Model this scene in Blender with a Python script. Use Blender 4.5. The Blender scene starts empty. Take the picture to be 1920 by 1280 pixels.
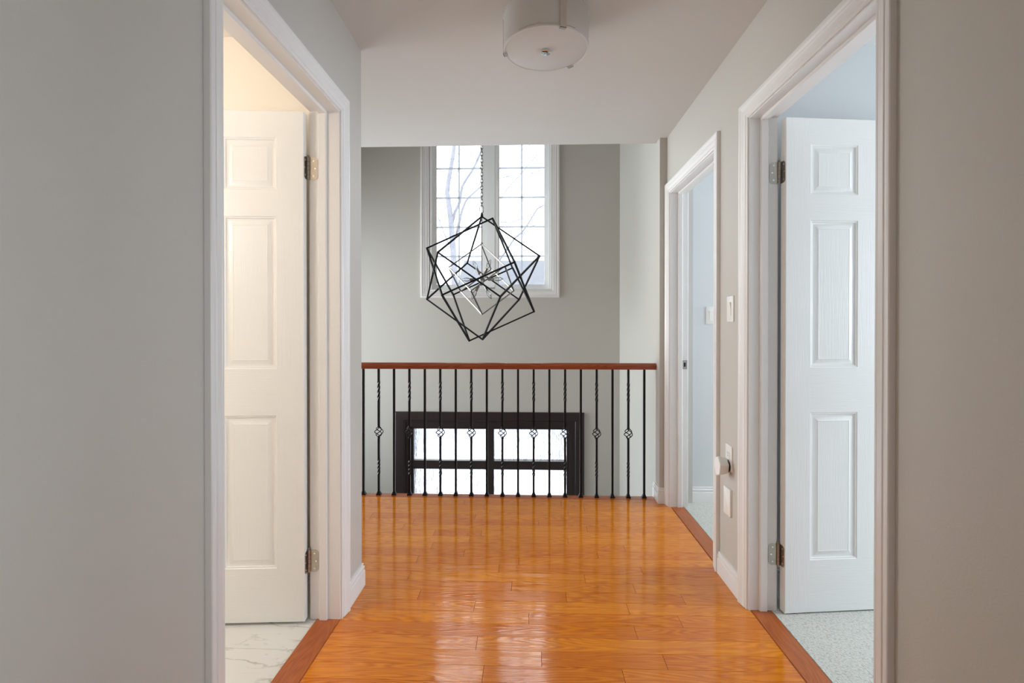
import bpy, bmesh, math, random
from mathutils import Vector, Matrix, noise

PI = math.pi
C = bpy.context.scene.collection

# ------------------------------------------------------------------ camera
cam_d = bpy.data.cameras.new('camera')
cam = bpy.data.objects.new('camera', cam_d)
C.objects.link(cam)
cam.location = (0, 0, 1.193)
cam.rotation_euler = (PI / 2 - 0.0053, 0, 0.0364)
cam_d.sensor_width = 36
cam_d.lens = 947.2 / 1920 * 36
cam_d.shift_y = -26.07 / 1920
cam_d.clip_start = 0.02
cam_d.clip_end = 300
bpy.context.scene.camera = cam

# ------------------------------------------------------------------ world / exposure
scn = bpy.context.scene
scn.view_settings.view_transform = 'Standard'
scn.view_settings.look = 'None'
scn.view_settings.exposure = 0.0
scn.view_settings.gamma = 1.0
SKY = 4.2
w = bpy.data.worlds.new('overcast_sky')
scn.world = w
w.use_nodes = True
bg = w.node_tree.nodes['Background']
bg.inputs[0].default_value = (0.88, 0.95, 1.0, 1)
bg.inputs[1].default_value = SKY
scn.cycles.max_bounces = 12
scn.cycles.diffuse_bounces = 6
scn.cycles.transparent_max_bounces = 16
scn.cycles.sample_clamp_indirect = 8


def area(name, loc, rot, sx, sy, power, col=(1, 1, 1), portal=False, spread=180):
    d = bpy.data.lights.new(name, 'AREA')
    d.shape = 'RECTANGLE'
    d.size = sx
    d.size_y = sy
    d.energy = power
    d.color = col
    d.spread = math.radians(spread)
    if portal:
        d.cycles.is_portal = True
    o = bpy.data.objects.new(name, d)
    C.objects.link(o)
    o.location = loc
    o.rotation_euler = rot
    return o


# window portals guide the daylight in through the stair window and the glazed front door
area('stair_window_portal', (-0.395, 5.08, 2.45), (PI / 2, 0, PI), 1.15, 1.9, 1, portal=True)
area('door_glass_portal', (-0.4, 5.08, -0.2), (PI / 2, 0, PI), 1.6, 0.9, 1, portal=True)
# assumed daylight, as area lamps inside the two rooms on the right; the hall and stairwell lamps are added fill
area('bedroom_assumed_daylight', (3.975, 1.5, 1.4), (0, PI / 2, 0), 1.3, 1.7, 110, (0.78, 0.88, 1.0))  # lamp standing in for assumed bedroom daylight, the wall behind is uncut
area('closet_assumed_daylight', (3.075, 2.95, 1.5), (0, PI / 2, 0), 1.5, 0.8, 43, (0.80, 0.91, 1.0))  # lamp for daylight assumed in the side room, no opening behind
area('rear_hall_fill', (0.1, -2.475, 1.5), (PI / 2, 0, 0), 1.2, 1.5, 5, (1.0, 0.94, 0.86))  # fill lamp added behind the camera to lift the near walls
area('rear_right_fill', (0.88, -0.30, 1.05), (0, PI / 2, 0), 1.3, 0.7, 14, (0.74, 0.90, 1.0), spread=130)  # added in front of the solid right wall to brighten the left wall
area('side_hall_fill', (-2.875, 2.95, 1.2), (0, -PI / 2, 0), 1.5, 0.9, 14, (0.92, 0.96, 1.0), spread=130)  # added fill for the side hall, no known source there
area('stairwell_fill', (-2.875, 4.2, 1.0), (0, -PI / 2, 0), 2.4, 1.2, 56, (0.86, 0.96, 1.0), spread=110)  # added to brighten the stairwell walls from the left


# ------------------------------------------------------------------ material helpers
def nt(name):
    m = bpy.data.materials.new(name)
    m.use_nodes = True
    return m, m.node_tree.nodes, m.node_tree.links, m.node_tree.nodes['Principled BSDF']


def col(c):
    """sRGB 0..255 -> linear"""
    r = []
    for v in c:
        v /= 255.0
        r.append(v / 12.92 if v <= 0.04045 else ((v + 0.055) / 1.055) ** 2.4)
    return (*r, 1)


def mat(name, c, rough=0.5, metal=0.0, bump=0.0, scale=60.0, vary=0.0, spec=0.5, stretch=(1, 1, 1)):
    m, n, l, b = nt(name)
    b.inputs['Roughness'].default_value = rough
    b.inputs['Metallic'].default_value = metal
    b.inputs['Specular IOR Level'].default_value = spec
    tc = n.new('ShaderNodeTexCoord')
    mp = n.new('ShaderNodeMapping')
    mp.inputs['Scale'].default_value = stretch
    l.new(tc.outputs['Object'], mp.inputs[0])
    nz = n.new('ShaderNodeTexNoise')
    nz.inputs['Scale'].default_value = scale
    nz.inputs['Detail'].default_value = 3
    l.new(mp.outputs[0], nz.inputs['Vector'])
    mx = n.new('ShaderNodeMix')
    mx.data_type = 'RGBA'
    cc = col(c)
    mx.inputs[6].default_value = tuple(min(1, v * (1 - vary)) for v in cc[:3]) + (1,)
    mx.inputs[7].default_value = tuple(min(1, v * (1 + vary)) for v in cc[:3]) + (1,)
    l.new(nz.outputs['Fac'], mx.inputs[0])
    l.new(mx.outputs[2], b.inputs['Base Color'])
    if bump:
        bp = n.new('ShaderNodeBump')
        bp.inputs['Strength'].default_value = bump
        bp.inputs['Distance'].default_value = 0.001
        l.new(nz.outputs['Fac'], bp.inputs['Height'])
        l.new(bp.outputs[0], b.inputs['Normal'])
    return m


M_wall = mat('greige_paint', (191, 187, 180), 0.55, bump=0.35, scale=220, vary=0.01, spec=0.35)
M_wallb = mat('cream_bath_paint', (238, 231, 220), 0.5, bump=0.3, scale=220, vary=0.01, spec=0.35)
M_wallr = mat('pale_room_paint', (208, 210, 211), 0.55, bump=0.3, scale=220, vary=0.01, spec=0.35)
M_ceil = mat('ceiling_paint', (212, 211, 208), 0.8, bump=0.3, scale=200, vary=0.01, spec=0.2)
M_trim = mat('white_semigloss', (226, 224, 222), 0.3, vary=0.005, spec=0.5, bump=0.05, scale=90)
M_plastic = mat('white_plastic', (232, 230, 226), 0.35, vary=0.003)
M_black = mat('black_wrought_iron', (10, 10, 12), 0.45, 0.4, vary=0.1, bump=0.2, scale=300)
M_dark = mat('espresso_frame', (38, 26, 25), 0.4, vary=0.25, bump=0.2, scale=30, stretch=(1, 1, 12))
M_nickel = mat('brushed_nickel', (178, 170, 160), 0.28, 1.0, vary=0.08, scale=120)
M_chrome = mat('polished_chrome', (215, 215, 215), 0.08, 1.0, vary=0.02)
M_bark = mat('winter_bark', (128, 128, 136), 0.95, vary=0.25, scale=6)
M_snow = mat('snow_cover', (205, 210, 222), 0.9, vary=0.04, scale=2, bump=0.3)
M_siding = mat('pale_siding', (132, 134, 140), 0.9, vary=0.05, scale=4)
M_roof = mat('snowy_shingles', (112, 114, 120), 0.95, vary=0.08, scale=5)
M_porch = mat('porch_brick', (70, 52, 48), 0.9, vary=0.3, scale=9)
M_vinyl = mat('white_window_vinyl', (246, 248, 249), 0.35, vary=0.003)
M_aged = mat('aged_nickel', (128, 122, 116), 0.38, 1.0, vary=0.1, scale=80)
M_hole = mat('dark_slot', (25, 25, 25), 0.8)


def glass_mat(name, fac=0.06, tint=(1, 1, 1)):
    m, n, l, b = nt(name)
    n.remove(b)
    out = n['Material Output']
    t = n.new('ShaderNodeBsdfTransparent')
    t.inputs[0].default_value = (*tint, 1)
    g = n.new('ShaderNodeBsdfGlossy')
    g.inputs['Roughness'].default_value = 0.02
    fr = n.new('ShaderNodeFresnel')
    fr.inputs[0].default_value = 1.45
    mx = n.new('ShaderNodeMixShader')
    l.new(fr.outputs[0], mx.inputs[0])
    l.new(t.outputs[0], mx.inputs[1])
    l.new(g.outputs[0], mx.inputs[2])
    l.new(mx.outputs[0], out.inputs[0])
    return m


M_glass = glass_mat('window_glass')
M_bulb = glass_mat('clear_bulb_glass', tint=(0.93, 0.94, 0.95))


def rain_mat():
    m, n, l, b = nt('rain_textured_glass')
    n.remove(b)
    out = n['Material Output']
    tc = n.new('ShaderNodeTexCoord')
    mp = n.new('ShaderNodeMapping')
    mp.inputs['Scale'].default_value = (75, 75, 5)
    l.new(tc.outputs['Object'], mp.inputs[0])
    nz = n.new('ShaderNodeTexNoise')
    nz.inputs['Scale'].default_value = 1.6
    nz.inputs['Detail'].default_value = 2
    nz.inputs['Distortion'].default_value = 0.5
    l.new(mp.outputs[0], nz.inputs['Vector'])
    bp = n.new('ShaderNodeBump')
    bp.inputs['Strength'].default_value = 1.0
    bp.inputs['Distance'].default_value = 0.02
    l.new(nz.outputs['Fac'], bp.inputs['Height'])
    rf = n.new('ShaderNodeBsdfRefraction')
    rf.inputs['IOR'].default_value = 1.45
    rf.inputs['Roughness'].default_value = 0.05
    l.new(bp.outputs[0], rf.inputs['Normal'])
    t = n.new('ShaderNodeBsdfTransparent')
    mx = n.new('ShaderNodeMixShader')
    mx.inputs[0].default_value = 0.8
    l.new(t.outputs[0], mx.inputs[1])
    l.new(rf.outputs[0], mx.inputs[2])
    l.new(mx.outputs[0], out.inputs[0])
    return m


M_rain = rain_mat()


def grille_mat():  # window bloom put into the material: bars translucent and partly see-through
    m, n, l, b = nt('white_vinyl_grille_bloom')
    b.inputs['Base Color'].default_value = col((238, 240, 242))
    tl = n.new('ShaderNodeBsdfTranslucent')
    tl.inputs[0].default_value = col((205, 212, 222))
    mx = n.new('ShaderNodeMixShader')
    mx.inputs[0].default_value = 0.5
    l.new(b.outputs[0], mx.inputs[1])
    l.new(tl.outputs[0], mx.inputs[2])
    tr = n.new('ShaderNodeBsdfTransparent')
    m2 = n.new('ShaderNodeMixShader')
    m2.inputs[0].default_value = 0.2
    l.new(mx.outputs[0], m2.inputs[1])
    l.new(tr.outputs[0], m2.inputs[2])
    l.new(m2.outputs[0], n['Material Output'].inputs[0])
    return m


M_grille = grille_mat()


def frost_mat():
    m, n, l, b = nt('frosted_lamp_glass')
    b.inputs['Base Color'].default_value = col((234, 233, 231))
    b.inputs['Roughness'].default_value = 0.35
    tl = n.new('ShaderNodeBsdfTranslucent')
    tl.inputs[0].default_value = col((235, 232, 228))
    mx = n.new('ShaderNodeMixShader')
    mx.inputs[0].default_value = 0.25
    l.new(b.outputs[0], mx.inputs[1])
    l.new(tl.outputs[0], mx.inputs[2])
    l.new(mx.outputs[0], n['Material Output'].inputs[0])
    return m


M_frost = frost_mat()


def oak_mat(name, base, dark, axis='X', rough=0.085, grain=1.0, attr=True, bumpk=1.0, hue=0.35, spec_ior=1.5):
    m, n, l, b = nt(name)
    tc = n.new('ShaderNodeTexCoord')
    at = n.new('ShaderNodeAttribute')
    at.attribute_name = 'plank'
    # per-board offset of the grain
    off = n.new('ShaderNodeVectorMath')
    off.operation = 'SCALE'
    off.inputs[0].default_value = (7.3, 11.1, 3.7)
    l.new(at.outputs['Fac'], off.inputs['Scale'])
    add = n.new('ShaderNodeVectorMath')
    add.operation = 'ADD'
    l.new(tc.outputs['Object'], add.inputs[0])
    l.new(off.outputs[0], add.inputs[1])
    mp = n.new('ShaderNodeMapping')
    s = {'X': (1.2, 13, 13), 'Y': (13, 1.2, 13)}[axis]
    mp.inputs['Scale'].default_value = s
    l.new(add.outputs[0], mp.inputs[0])
    # cathedral figure: rings of a stretched noise
    nz = n.new('ShaderNodeTexNoise')
    nz.inputs['Scale'].default_value = 1.0
    nz.inputs['Detail'].default_value = 2.0
    nz.inputs['Roughness'].default_value = 0.4
    l.new(mp.outputs[0], nz.inputs['Vector'])
    mul = n.new('ShaderNodeMath')
    mul.operation = 'MULTIPLY'
    mul.inputs[1].default_value = 150
    l.new(nz.outputs['Fac'], mul.inputs[0])
    sn = n.new('ShaderNodeMath')
    sn.operation = 'SINE'
    l.new(mul.outputs[0], sn.inputs[0])
    rg = n.new('ShaderNodeMapRange')
    rg.inputs[1].default_value = -1
    rg.inputs[2].default_value = 1
    l.new(sn.outputs[0], rg.inputs[0])
    # fine pores
    mp2 = n.new('ShaderNodeMapping')
    mp2.inputs['Scale'].default_value = {'X': (14, 420, 420), 'Y': (420, 14, 420)}[axis]
    l.new(add.outputs[0], mp2.inputs[0])
    n2 = n.new('ShaderNodeTexNoise')
    n2.inputs['Scale'].default_value = 1.0
    n2.inputs['Detail'].default_value = 3
    l.new(mp2.outputs[0], n2.inputs['Vector'])
    n3 = n.new('ShaderNodeTexNoise')
    n3.inputs['Scale'].default_value = 2.2
    n3.inputs['Detail'].default_value = 2
    l.new(add.outputs[0], n3.inputs['Vector'])
    # colour
    g1 = n.new('ShaderNodeMath')
    g1.operation = 'MULTIPLY'
    g1.inputs[1].default_value = 0.34 * grain
    l.new(rg.outputs[0], g1.inputs[0])
    g2 = n.new('ShaderNodeMath')
    g2.operation = 'MULTIPLY_ADD'
    g2.inputs[1].default_value = 0.5 * grain
    l.new(n2.outputs['Fac'], g2.inputs[0])
    l.new(g1.outputs[0], g2.inputs[2])
    g3 = n.new('ShaderNodeMath')
    g3.operation = 'MULTIPLY_ADD'
    g3.inputs[1].default_value = 0.35
    l.new(n3.outputs['Fac'], g3.inputs[0])
    l.new(g2.outputs[0], g3.inputs[2])
    mx = n.new('ShaderNodeMix')
    mx.data_type = 'RGBA'
    mx.inputs[6].default_value = col(base)
    mx.inputs[7].default_value = col(dark)
    l.new(g3.outputs[0], mx.inputs[0])
    hs = n.new('ShaderNodeHueSaturation')
    l.new(mx.outputs[2], hs.inputs['Color'])
    vr = n.new('ShaderNodeMapRange')
    vr.inputs[3].default_value = 1 - 0.5 * hue
    vr.inputs[4].default_value = 1 + 0.45 * hue
    wn = n.new('ShaderNodeTexWhiteNoise')
    wn.noise_dimensions = '1D'
    l.new(at.outputs['Fac'], wn.inputs['W'])
    l.new(wn.outputs['Value'], vr.inputs[0])
    l.new(vr.outputs[0], hs.inputs['Value'])
    hr = n.new('ShaderNodeMapRange')
    hr.inputs[3].default_value = 0.5 - 0.025 * hue
    hr.inputs[4].default_value = 0.5 + 0.02 * hue
    l.new(wn.outputs['Value'], hr.inputs[0])
    l.new(hr.outputs[0], hs.inputs['Hue'])
    l.new(hs.outputs[0], b.inputs['Base Color'])
    b.inputs['Roughness'].default_value = rough
    b.inputs['IOR'].default_value = spec_ior
    bp = n.new('ShaderNodeBump')
    bp.inputs['Strength'].default_value = 0.16 * bumpk
    bp.inputs['Distance'].default_value = 0.001
    l.new(rg.outputs[0], bp.inputs['Height'])
    bp2 = n.new('ShaderNodeBump')
    bp2.inputs['Strength'].default_value = 0.04 * bumpk
    bp2.inputs['Distance'].default_value = 0.02
    l.new(n3.outputs['Fac'], bp2.inputs['Height'])
    l.new(bp.outputs[0], bp2.inputs['Normal'])
    l.new(bp2.outputs[0], b.inputs['Normal'])
    return m


M_oak = oak_mat('honey_oak_boards', (246, 158, 34), (186, 88, 4), hue=0.16, spec_ior=1.62)
M_strip = oak_mat('red_oak_threshold', (192, 106, 46), (146, 70, 24), axis='Y', rough=0.3, hue=0.15)
M_nose = oak_mat('red_oak_nosing', (200, 108, 50), (156, 72, 30), axis='X', rough=0.22, hue=0.1)
M_rail = oak_mat('stained_oak_handrail', (172, 88, 50), (128, 56, 30), axis='X', rough=0.2, hue=0.1)
M_gap = mat('board_joint', (60, 32, 16), 0.7)


def marble_mat():
    m, n, l, b = nt('white_marble_tile')
    tc = n.new('ShaderNodeTexCoord')
    fac = None
    for (rot, sc, ds, wd, amt, off) in ((0.62, (1.1, 3.4, 1), 1.1, 0.020, 0.75, 0.0), (0.35, (2.2, 7.5, 1), 0.7, 0.012, 0.4, 5.0)):
        mp = n.new('ShaderNodeMapping')
        mp.inputs['Rotation'].default_value = (0, 0, rot)
        mp.inputs['Location'].default_value = (off, off * 0.7, 0)
        mp.inputs['Scale'].default_value = sc
        l.new(tc.outputs['Object'], mp.inputs[0])
        nz = n.new('ShaderNodeTexNoise')
        nz.inputs['Scale'].default_value = 1.5
        nz.inputs['Detail'].default_value = 6
        nz.inputs['Roughness'].default_value = 0.52
        nz.inputs['Distortion'].default_value = ds * 0.35
        l.new(mp.outputs[0], nz.inputs['Vector'])
        q = n.new('ShaderNodeMath')
        q.operation = 'SUBTRACT'
        q.inputs[1].default_value = 0.5
        l.new(nz.outputs['Fac'], q.inputs[0])
        a = n.new('ShaderNodeMath')
        a.operation = 'ABSOLUTE'
        l.new(q.outputs[0], a.inputs[0])
        r = n.new('ShaderNodeMapRange')
        r.inputs[1].default_value = 0.0
        r.inputs[2].default_value = wd
        r.inputs[3].default_value = amt
        r.inputs[4].default_value = 0.0
        r.interpolation_type = 'SMOOTHSTEP'
        l.new(a.outputs[0], r.inputs[0])
        # veins fade in and out
        k = n.new('ShaderNodeTexNoise')
        k.inputs['Scale'].default_value = 3.1 + off
        l.new(tc.outputs['Object'], k.inputs['Vector'])
        kr = n.new('ShaderNodeMapRange')
        kr.inputs[1].default_value = 0.42
        kr.inputs[2].default_value = 0.62
        l.new(k.outputs['Fac'], kr.inputs[0])
        mm = n.new('ShaderNodeMath')
        mm.operation = 'MULTIPLY'
        l.new(r.outputs[0], mm.inputs[0])
        l.new(kr.outputs[0], mm.inputs[1])
        if fac is None:
            fac = mm
        else:
            ad = n.new('ShaderNodeMath')
            ad.operation = 'MAXIMUM'
            l.new(fac.outputs[0], ad.inputs[0])
            l.new(mm.outputs[0], ad.inputs[1])
            fac = ad
    mx = n.new('ShaderNodeMix')
    mx.data_type = 'RGBA'
    mx.inputs[6].default_value = col((222, 221, 216))
    mx.inputs[7].default_value = col((140, 138, 134))
    l.new(fac.outputs[0], mx.inputs[0])
    l.new(mx.outputs[2], b.inputs['Base Color'])
    b.inputs['Roughness'].default_value = 0.22
    return m


def carpet_mat():
    m, n, l, b = nt('off_white_loop_carpet')
    tc = n.new('ShaderNodeTexCoord')
    v = n.new('ShaderNodeTexVoronoi')
    v.inputs['Scale'].default_value = 125
    v.inputs['Randomness'].default_value = 0.55
    l.new(tc.outputs['Object'], v.inputs['Vector'])
    r = n.new('ShaderNodeValToRGB')
    r.color_ramp.elements[0].position = 0.0
    r.color_ramp.elements[0].color = col((214, 214, 206))
    r.color_ramp.elements[1].position = 0.62
    r.color_ramp.elements[1].color = col((192, 192, 184))
    e = r.color_ramp.elements.new(0.74)
    e.color = col((168, 168, 161))
    l.new(v.outputs['Distance'], r.inputs[0])
    nz = n.new('ShaderNodeTexNoise')
    nz.inputs['Scale'].default_value = 30
    l.new(tc.outputs['Object'], nz.inputs['Vector'])
    l.new(r.outputs[0], b.inputs['Base Color'])
    b.inputs['Roughness'].default_value = 0.95
    b.inputs['Specular IOR Level'].default_value = 0.1
    bp = n.new('ShaderNodeBump')
    bp.invert = True
    bp.inputs['Strength'].default_value = 0.5
    bp.inputs['Distance'].default_value = 0.004
    l.new(v.outputs['Distance'], bp.inputs['Height'])
    l.new(bp.outputs[0], b.inputs['Normal'])
    return m


M_marble = marble_mat()
M_carpet = carpet_mat()
M_grout = mat('grout', (200, 196, 188), 0.8)


def door_mat(name, c, vert):
    st = (260, 260, 9) if vert else (9, 9, 260)
    return mat(name, c, 0.32, bump=0.55, scale=1.0, stretch=st, vary=0.004, spec=0.45)


M_stile = door_mat('door_paint_upright_grain', (226, 225, 222), True)
M_railm = door_mat('door_paint_level_grain', (226, 225, 222), False)


# ------------------------------------------------------------------ mesh helpers
def obj(name, bm, mats, parent=None, smooth=False):
    me = bpy.data.meshes.new(name)
    bmesh.ops.recalc_face_normals(bm, faces=bm.faces)
    bm.to_mesh(me)
    bm.free()
    if not isinstance(mats, (list, tuple)):
        mats = [mats]
    for m in mats:
        me.materials.append(m)
    if smooth:
        for p in me.polygons:
            p.use_smooth = True
        me.set_sharp_from_angle(angle=math.radians(smooth if smooth is not True else 35))
    o = bpy.data.objects.new(name, me)
    C.objects.link(o)
    if parent:
        o.parent = parent
        o.matrix_parent_inverse = parent.matrix_world.inverted()
    return o


def empty(name, loc=(0, 0, 0), rz=0):
    o = bpy.data.objects.new(name, None)
    o.empty_display_size = 0.1
    C.objects.link(o)
    o.location = loc
    o.rotation_euler = (0, 0, rz)
    bpy.context.view_layer.update()
    return o


def tag(o, label=None, cat=None, group=None, kind=None):
    if label:
        o['label'] = label
    if cat:
        o['category'] = cat
    if group:
        o['group'] = group
    if kind:
        o['kind'] = kind
    return o


def box(bm, x0, x1, y0, y1, z0, z1, mi=0, M=None):
    vs = [bm.verts.new((x, y, z)) for x in (x0, x1) for y in (y0, y1) for z in (z0, z1)]
    if M is not None:
        for v in vs:
            v.co = M @ v.co
    fs = []
    for idx in ((0, 1, 3, 2), (4, 6, 7, 5), (0, 4, 5, 1), (2, 3, 7, 6), (0, 2, 6, 4), (1, 5, 7, 3)):
        f = bm.faces.new([vs[i] for i in idx])
        f.material_index = mi
        fs.append(f)
    return fs


def bbox(bm, x0, x1, y0, y1, z0, z1, r=0.002, seg=2, mi=0):
    """bevelled box"""
    b2 = bmesh.new()
    box(b2, x0, x1, y0, y1, z0, z1, mi)
    bmesh.ops.bevel(b2, geom=list(b2.edges), offset=r, segments=seg, profile=0.6, affect='EDGES')
    me = bpy.data.meshes.new('tmp')
    b2.to_mesh(me)
    b2.free()
    n0 = len(bm.faces)
    bm.from_mesh(me)
    bpy.data.meshes.remove(me)
    bm.faces.ensure_lookup_table()
    for f in bm.faces[n0:]:
        f.material_index = mi


def loft(bm, rings, closed_ring=True, caps=True, mi=0, closed_path=False):
    R = [[bm.verts.new(p) for p in r] for r in rings]
    n = len(R[0])
    pairs = list(zip(R[:-1], R[1:]))
    if closed_path:
        pairs.append((R[-1], R[0]))
    for a, b in pairs:
        for i in range(n if closed_ring else n - 1):
            j = (i + 1) % n
            f = bm.faces.new((a[i], a[j], b[j], b[i]))
            f.material_index = mi
    if caps and closed_ring and not closed_path:
        for r in (R[0], R[-1]):
            f = bm.faces.new(r)
            f.material_index = mi
    return R


def frame_axes(d):
    d = Vector(d).normalized()
    up = Vector((0, 0, 1)) if abs(d.z) < 0.95 else Vector((1, 0, 0))
    a = d.cross(up).normalized()
    return a, a.cross(d).normalized()


def tube(bm, pts, rad, seg=8, closed=False, mi=0, caps=True):
    pts = [Vector(p) for p in pts]
    n = len(pts)
    rings = []
    pa = None
    for i, p in enumerate(pts):
        if closed:
            d = pts[(i + 1) % n] - pts[i - 1]
        else:
            d = pts[min(i + 1, n - 1)] - pts[max(i - 1, 0)]
        d.normalize()
        if pa is None:
            a, b = frame_axes(d)
        else:
            a = (pa - d * pa.dot(d)).normalized()
            b = d.cross(a)
        pa = a
        r = rad[i] if isinstance(rad, (list, tuple)) else rad
        rings.append([p + (a * math.cos(2 * PI * k / seg) + b * math.sin(2 * PI * k / seg)) * r for k in range(seg)])
    loft(bm, rings, True, caps, mi, closed)


def bar(bm, p, q, wd, mi=0, ext=0.0):
    p, q = Vector(p), Vector(q)
    d = (q - p).normalized()
    p, q = p - d * ext, q + d * ext
    a, b = frame_axes(d)
    h = wd / 2
    rings = [[c + a * (sx * h) + b * (sy * h) for sx, sy in ((-1, -1), (1, -1), (1, 1), (-1, 1))] for c in (p, q)]
    loft(bm, rings, mi=mi)


def lathe(bm, prof, seg=48, M=None, mi=0, capb=True, capt=True):
    """prof: (r, z) from bottom to top"""
    rings = [[Vector((r * math.cos(2 * PI * k / seg), r * math.sin(2 * PI * k / seg), z)) for k in range(seg)] for r, z in prof]
    if M is not None:
        rings = [[M @ p for p in r] for r in rings]
    R = [[bm.verts.new(p) for p in r] for r in rings]
    for a, b in zip(R[:-1], R[1:]):
        for i in range(seg):
            j = (i + 1) % seg
            f = bm.faces.new((a[i], a[j], b[j], b[i]))
            f.material_index = mi
    if capb:
        bm.faces.new(R[0]).material_index = mi
    if capt:
        bm.faces.new(R[-1]).material_index = mi


def align(d, at=(0, 0, 0)):
    """matrix taking +Z to direction d, moved to at"""
    return Matrix.Translation(Vector(at)) @ Vector((0, 0, 1)).rotation_difference(Vector(d).normalized()).to_matrix().to_4x4()


# ------------------------------------------------------------------ dimensions
H = 2.44                # hall ceiling
XR, XL = 0.9115, -0.770
XRo, XLo = 1.023, -0.888   # room-side faces
XJ = 0.863              # stairwell side wall
YRET = 3.411            # the jog at the end of the right wall
YC, YF = 3.512, 3.555   # ceiling edge and floor edge over the stairwell
YE = 2.276              # end of the left wall
FAR = 4.919
TOP, LOW = 3.95, -2.78
DH = 2.052              # door opening height
D1 = (1.238, 2.012)     # left door opening
D2 = (1.367, 2.140)     # right near door opening
D3 = (2.537, 3.335)     # right far door opening
WX = (-0.985, 0.200)    # stair window opening
WZ = (1.52, 3.34)

JT = 0.018              # jamb board thickness
LX = -2.9               # far left end of the side hall and stairwell

# ------------------------------------------------------------------ shell
def S(name, bm, m, label=None, parent=None, smooth=False):
    o = obj(name, bm, m, parent, smooth)
    if parent is None:
        tag(o, label, None, None, 'structure')
    return o


bm = bmesh.new()
box(bm, XLo, XL, -2.5, D1[0] - JT, 0, H)
box(bm, XLo, XL, D1[1] + JT, YE, 0, H)
box(bm, XLo, XL, D1[0] - JT, D1[1] + JT, DH + JT, H)
S('wall_left', bm, M_wall, 'grey painted hall wall with the doorway to the tiled bathroom')
bm = bmesh.new()
box(bm, LX, XLo, 2.16, YE, 0, H)
S('wall_left_return', bm, M_wall, 'hidden wall running left behind the bathroom')
bm = bmesh.new()
box(bm, XR, XRo, -2.5, D2[0] - JT, 0, H)
box(bm, XR, XRo, D2[1] + JT, D3[0] - JT, 0, H)
box(bm, XR, XRo, D3[1] + JT, YRET, 0, H)
box(bm, XR, XRo, D2[0] - JT, D2[1] + JT, DH + JT, H)
box(bm, XR, XRo, D3[0] - JT, D3[1] + JT, DH + JT, H)
S('wall_right', bm, M_wall, 'greige hall wall holding the two right-hand doorways')
bm = bmesh.new()
box(bm, XJ, XRo + 0.06, YRET, FAR, LOW, TOP)
S('wall_stairwell_right', bm, M_wall, 'pale side wall of the stairwell beyond the railing end')
bm = bmesh.new()
ft = 0.16
for (a, b_, c, d) in ((LX, WX[0], 0.251, TOP), (WX[1], XJ, 0.251, TOP), (WX[0], WX[1], WZ[1], TOP), (WX[0], WX[1], 0.251, WZ[0]),
                      (LX, -1.2265, LOW, 0.251), (0.4215, XJ, LOW, 0.251)):
    box(bm, a, b_, FAR, FAR + ft, c, d)
S('wall_far', bm, M_wall, 'tall greige stairwell wall around the window and front door')
bm = bmesh.new()
box(bm, LX, XJ, YC - 0.25, YC - 0.002, H + 0.121, TOP)
S('wall_stairwell_front', bm, M_wall, 'stairwell wall face above the hall ceiling edge')
bm = bmesh.new()
box(bm, LX, XJ, YF - 0.13, YF - 0.025, LOW, -0.045)
S('wall_stairwell_under', bm, M_wall, 'stairwell wall below the landing edge')
bm = bmesh.new()
box(bm, LX - 0.1, LX, YE - 0.12, FAR + ft, LOW, TOP)
S('wall_stairwell_left', bm, M_wall, 'hidden far left wall of the side hall')
bm = bmesh.new()
box(bm, XL, XR, -2.6, -2.5, 0, H)
S('wall_back', bm, M_wall, 'hall wall behind the camera')
bm = bmesh.new()
box(bm, XLo, XR, -2.5, YE, H, H + 0.12)
box(bm, LX, XR, YE, YC, H, H + 0.12)
S('ceiling', bm, M_ceil, 'flat off-white hall ceiling ending at the stairwell')
bm = bmesh.new()
box(bm, LX, XRo, YC - 0.25, FAR + ft, TOP, TOP + 0.1)
S('ceiling_stairwell', bm, M_ceil, 'high stairwell ceiling out of view')
bm = bmesh.new()
box(bm, LX, XRo, YF - 0.13, FAR + ft, LOW - 0.1, LOW)
S('floor_lower', bm, M_marble, 'lower entry floor out of view')

# bathroom on the left
bm = bmesh.new()
bx0, by0, by1 = -2.7, 0.1, 2.16
box(bm, bx0 - 0.1, bx0, by0, by1, 0, H)
box(bm, bx0, XLo, by0 - 0.1, by0, 0, H)
box(bm, bx0, XLo, by1 - 0.01, by1 - 0.0005, 0, H)
S('wall_bathroom', bm, M_wallb, 'warm cream bathroom walls seen through the left doorway')
bm = bmesh.new()
box(bm, bx0, XLo, by0, by1 - 0.01, H, H + 0.1)
S('ceiling_bathroom', bm, M_wallb, 'bathroom ceiling')
bm = bmesh.new()
ys = [by0, 0.617, 1.22, 1.823, by1 - 0.01]
g = 0.0012
for a, b_ in zip(ys[:-1], ys[1:]):
    for c, d in ((bx0, -2.07), (-2.07, -0.866)):
        box(bm, c + g, d - g if d > -1 else d - g, a + g, b_ - g, -0.03, -0.002)
box(bm, bx0, -0.866, by0, by1 - 0.01, -0.04, -0.004, 1)
S('floor_bathroom', bm, [M_marble, M_grout], 'white marble-look tiles with grey veins inside the left doorway')

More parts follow.
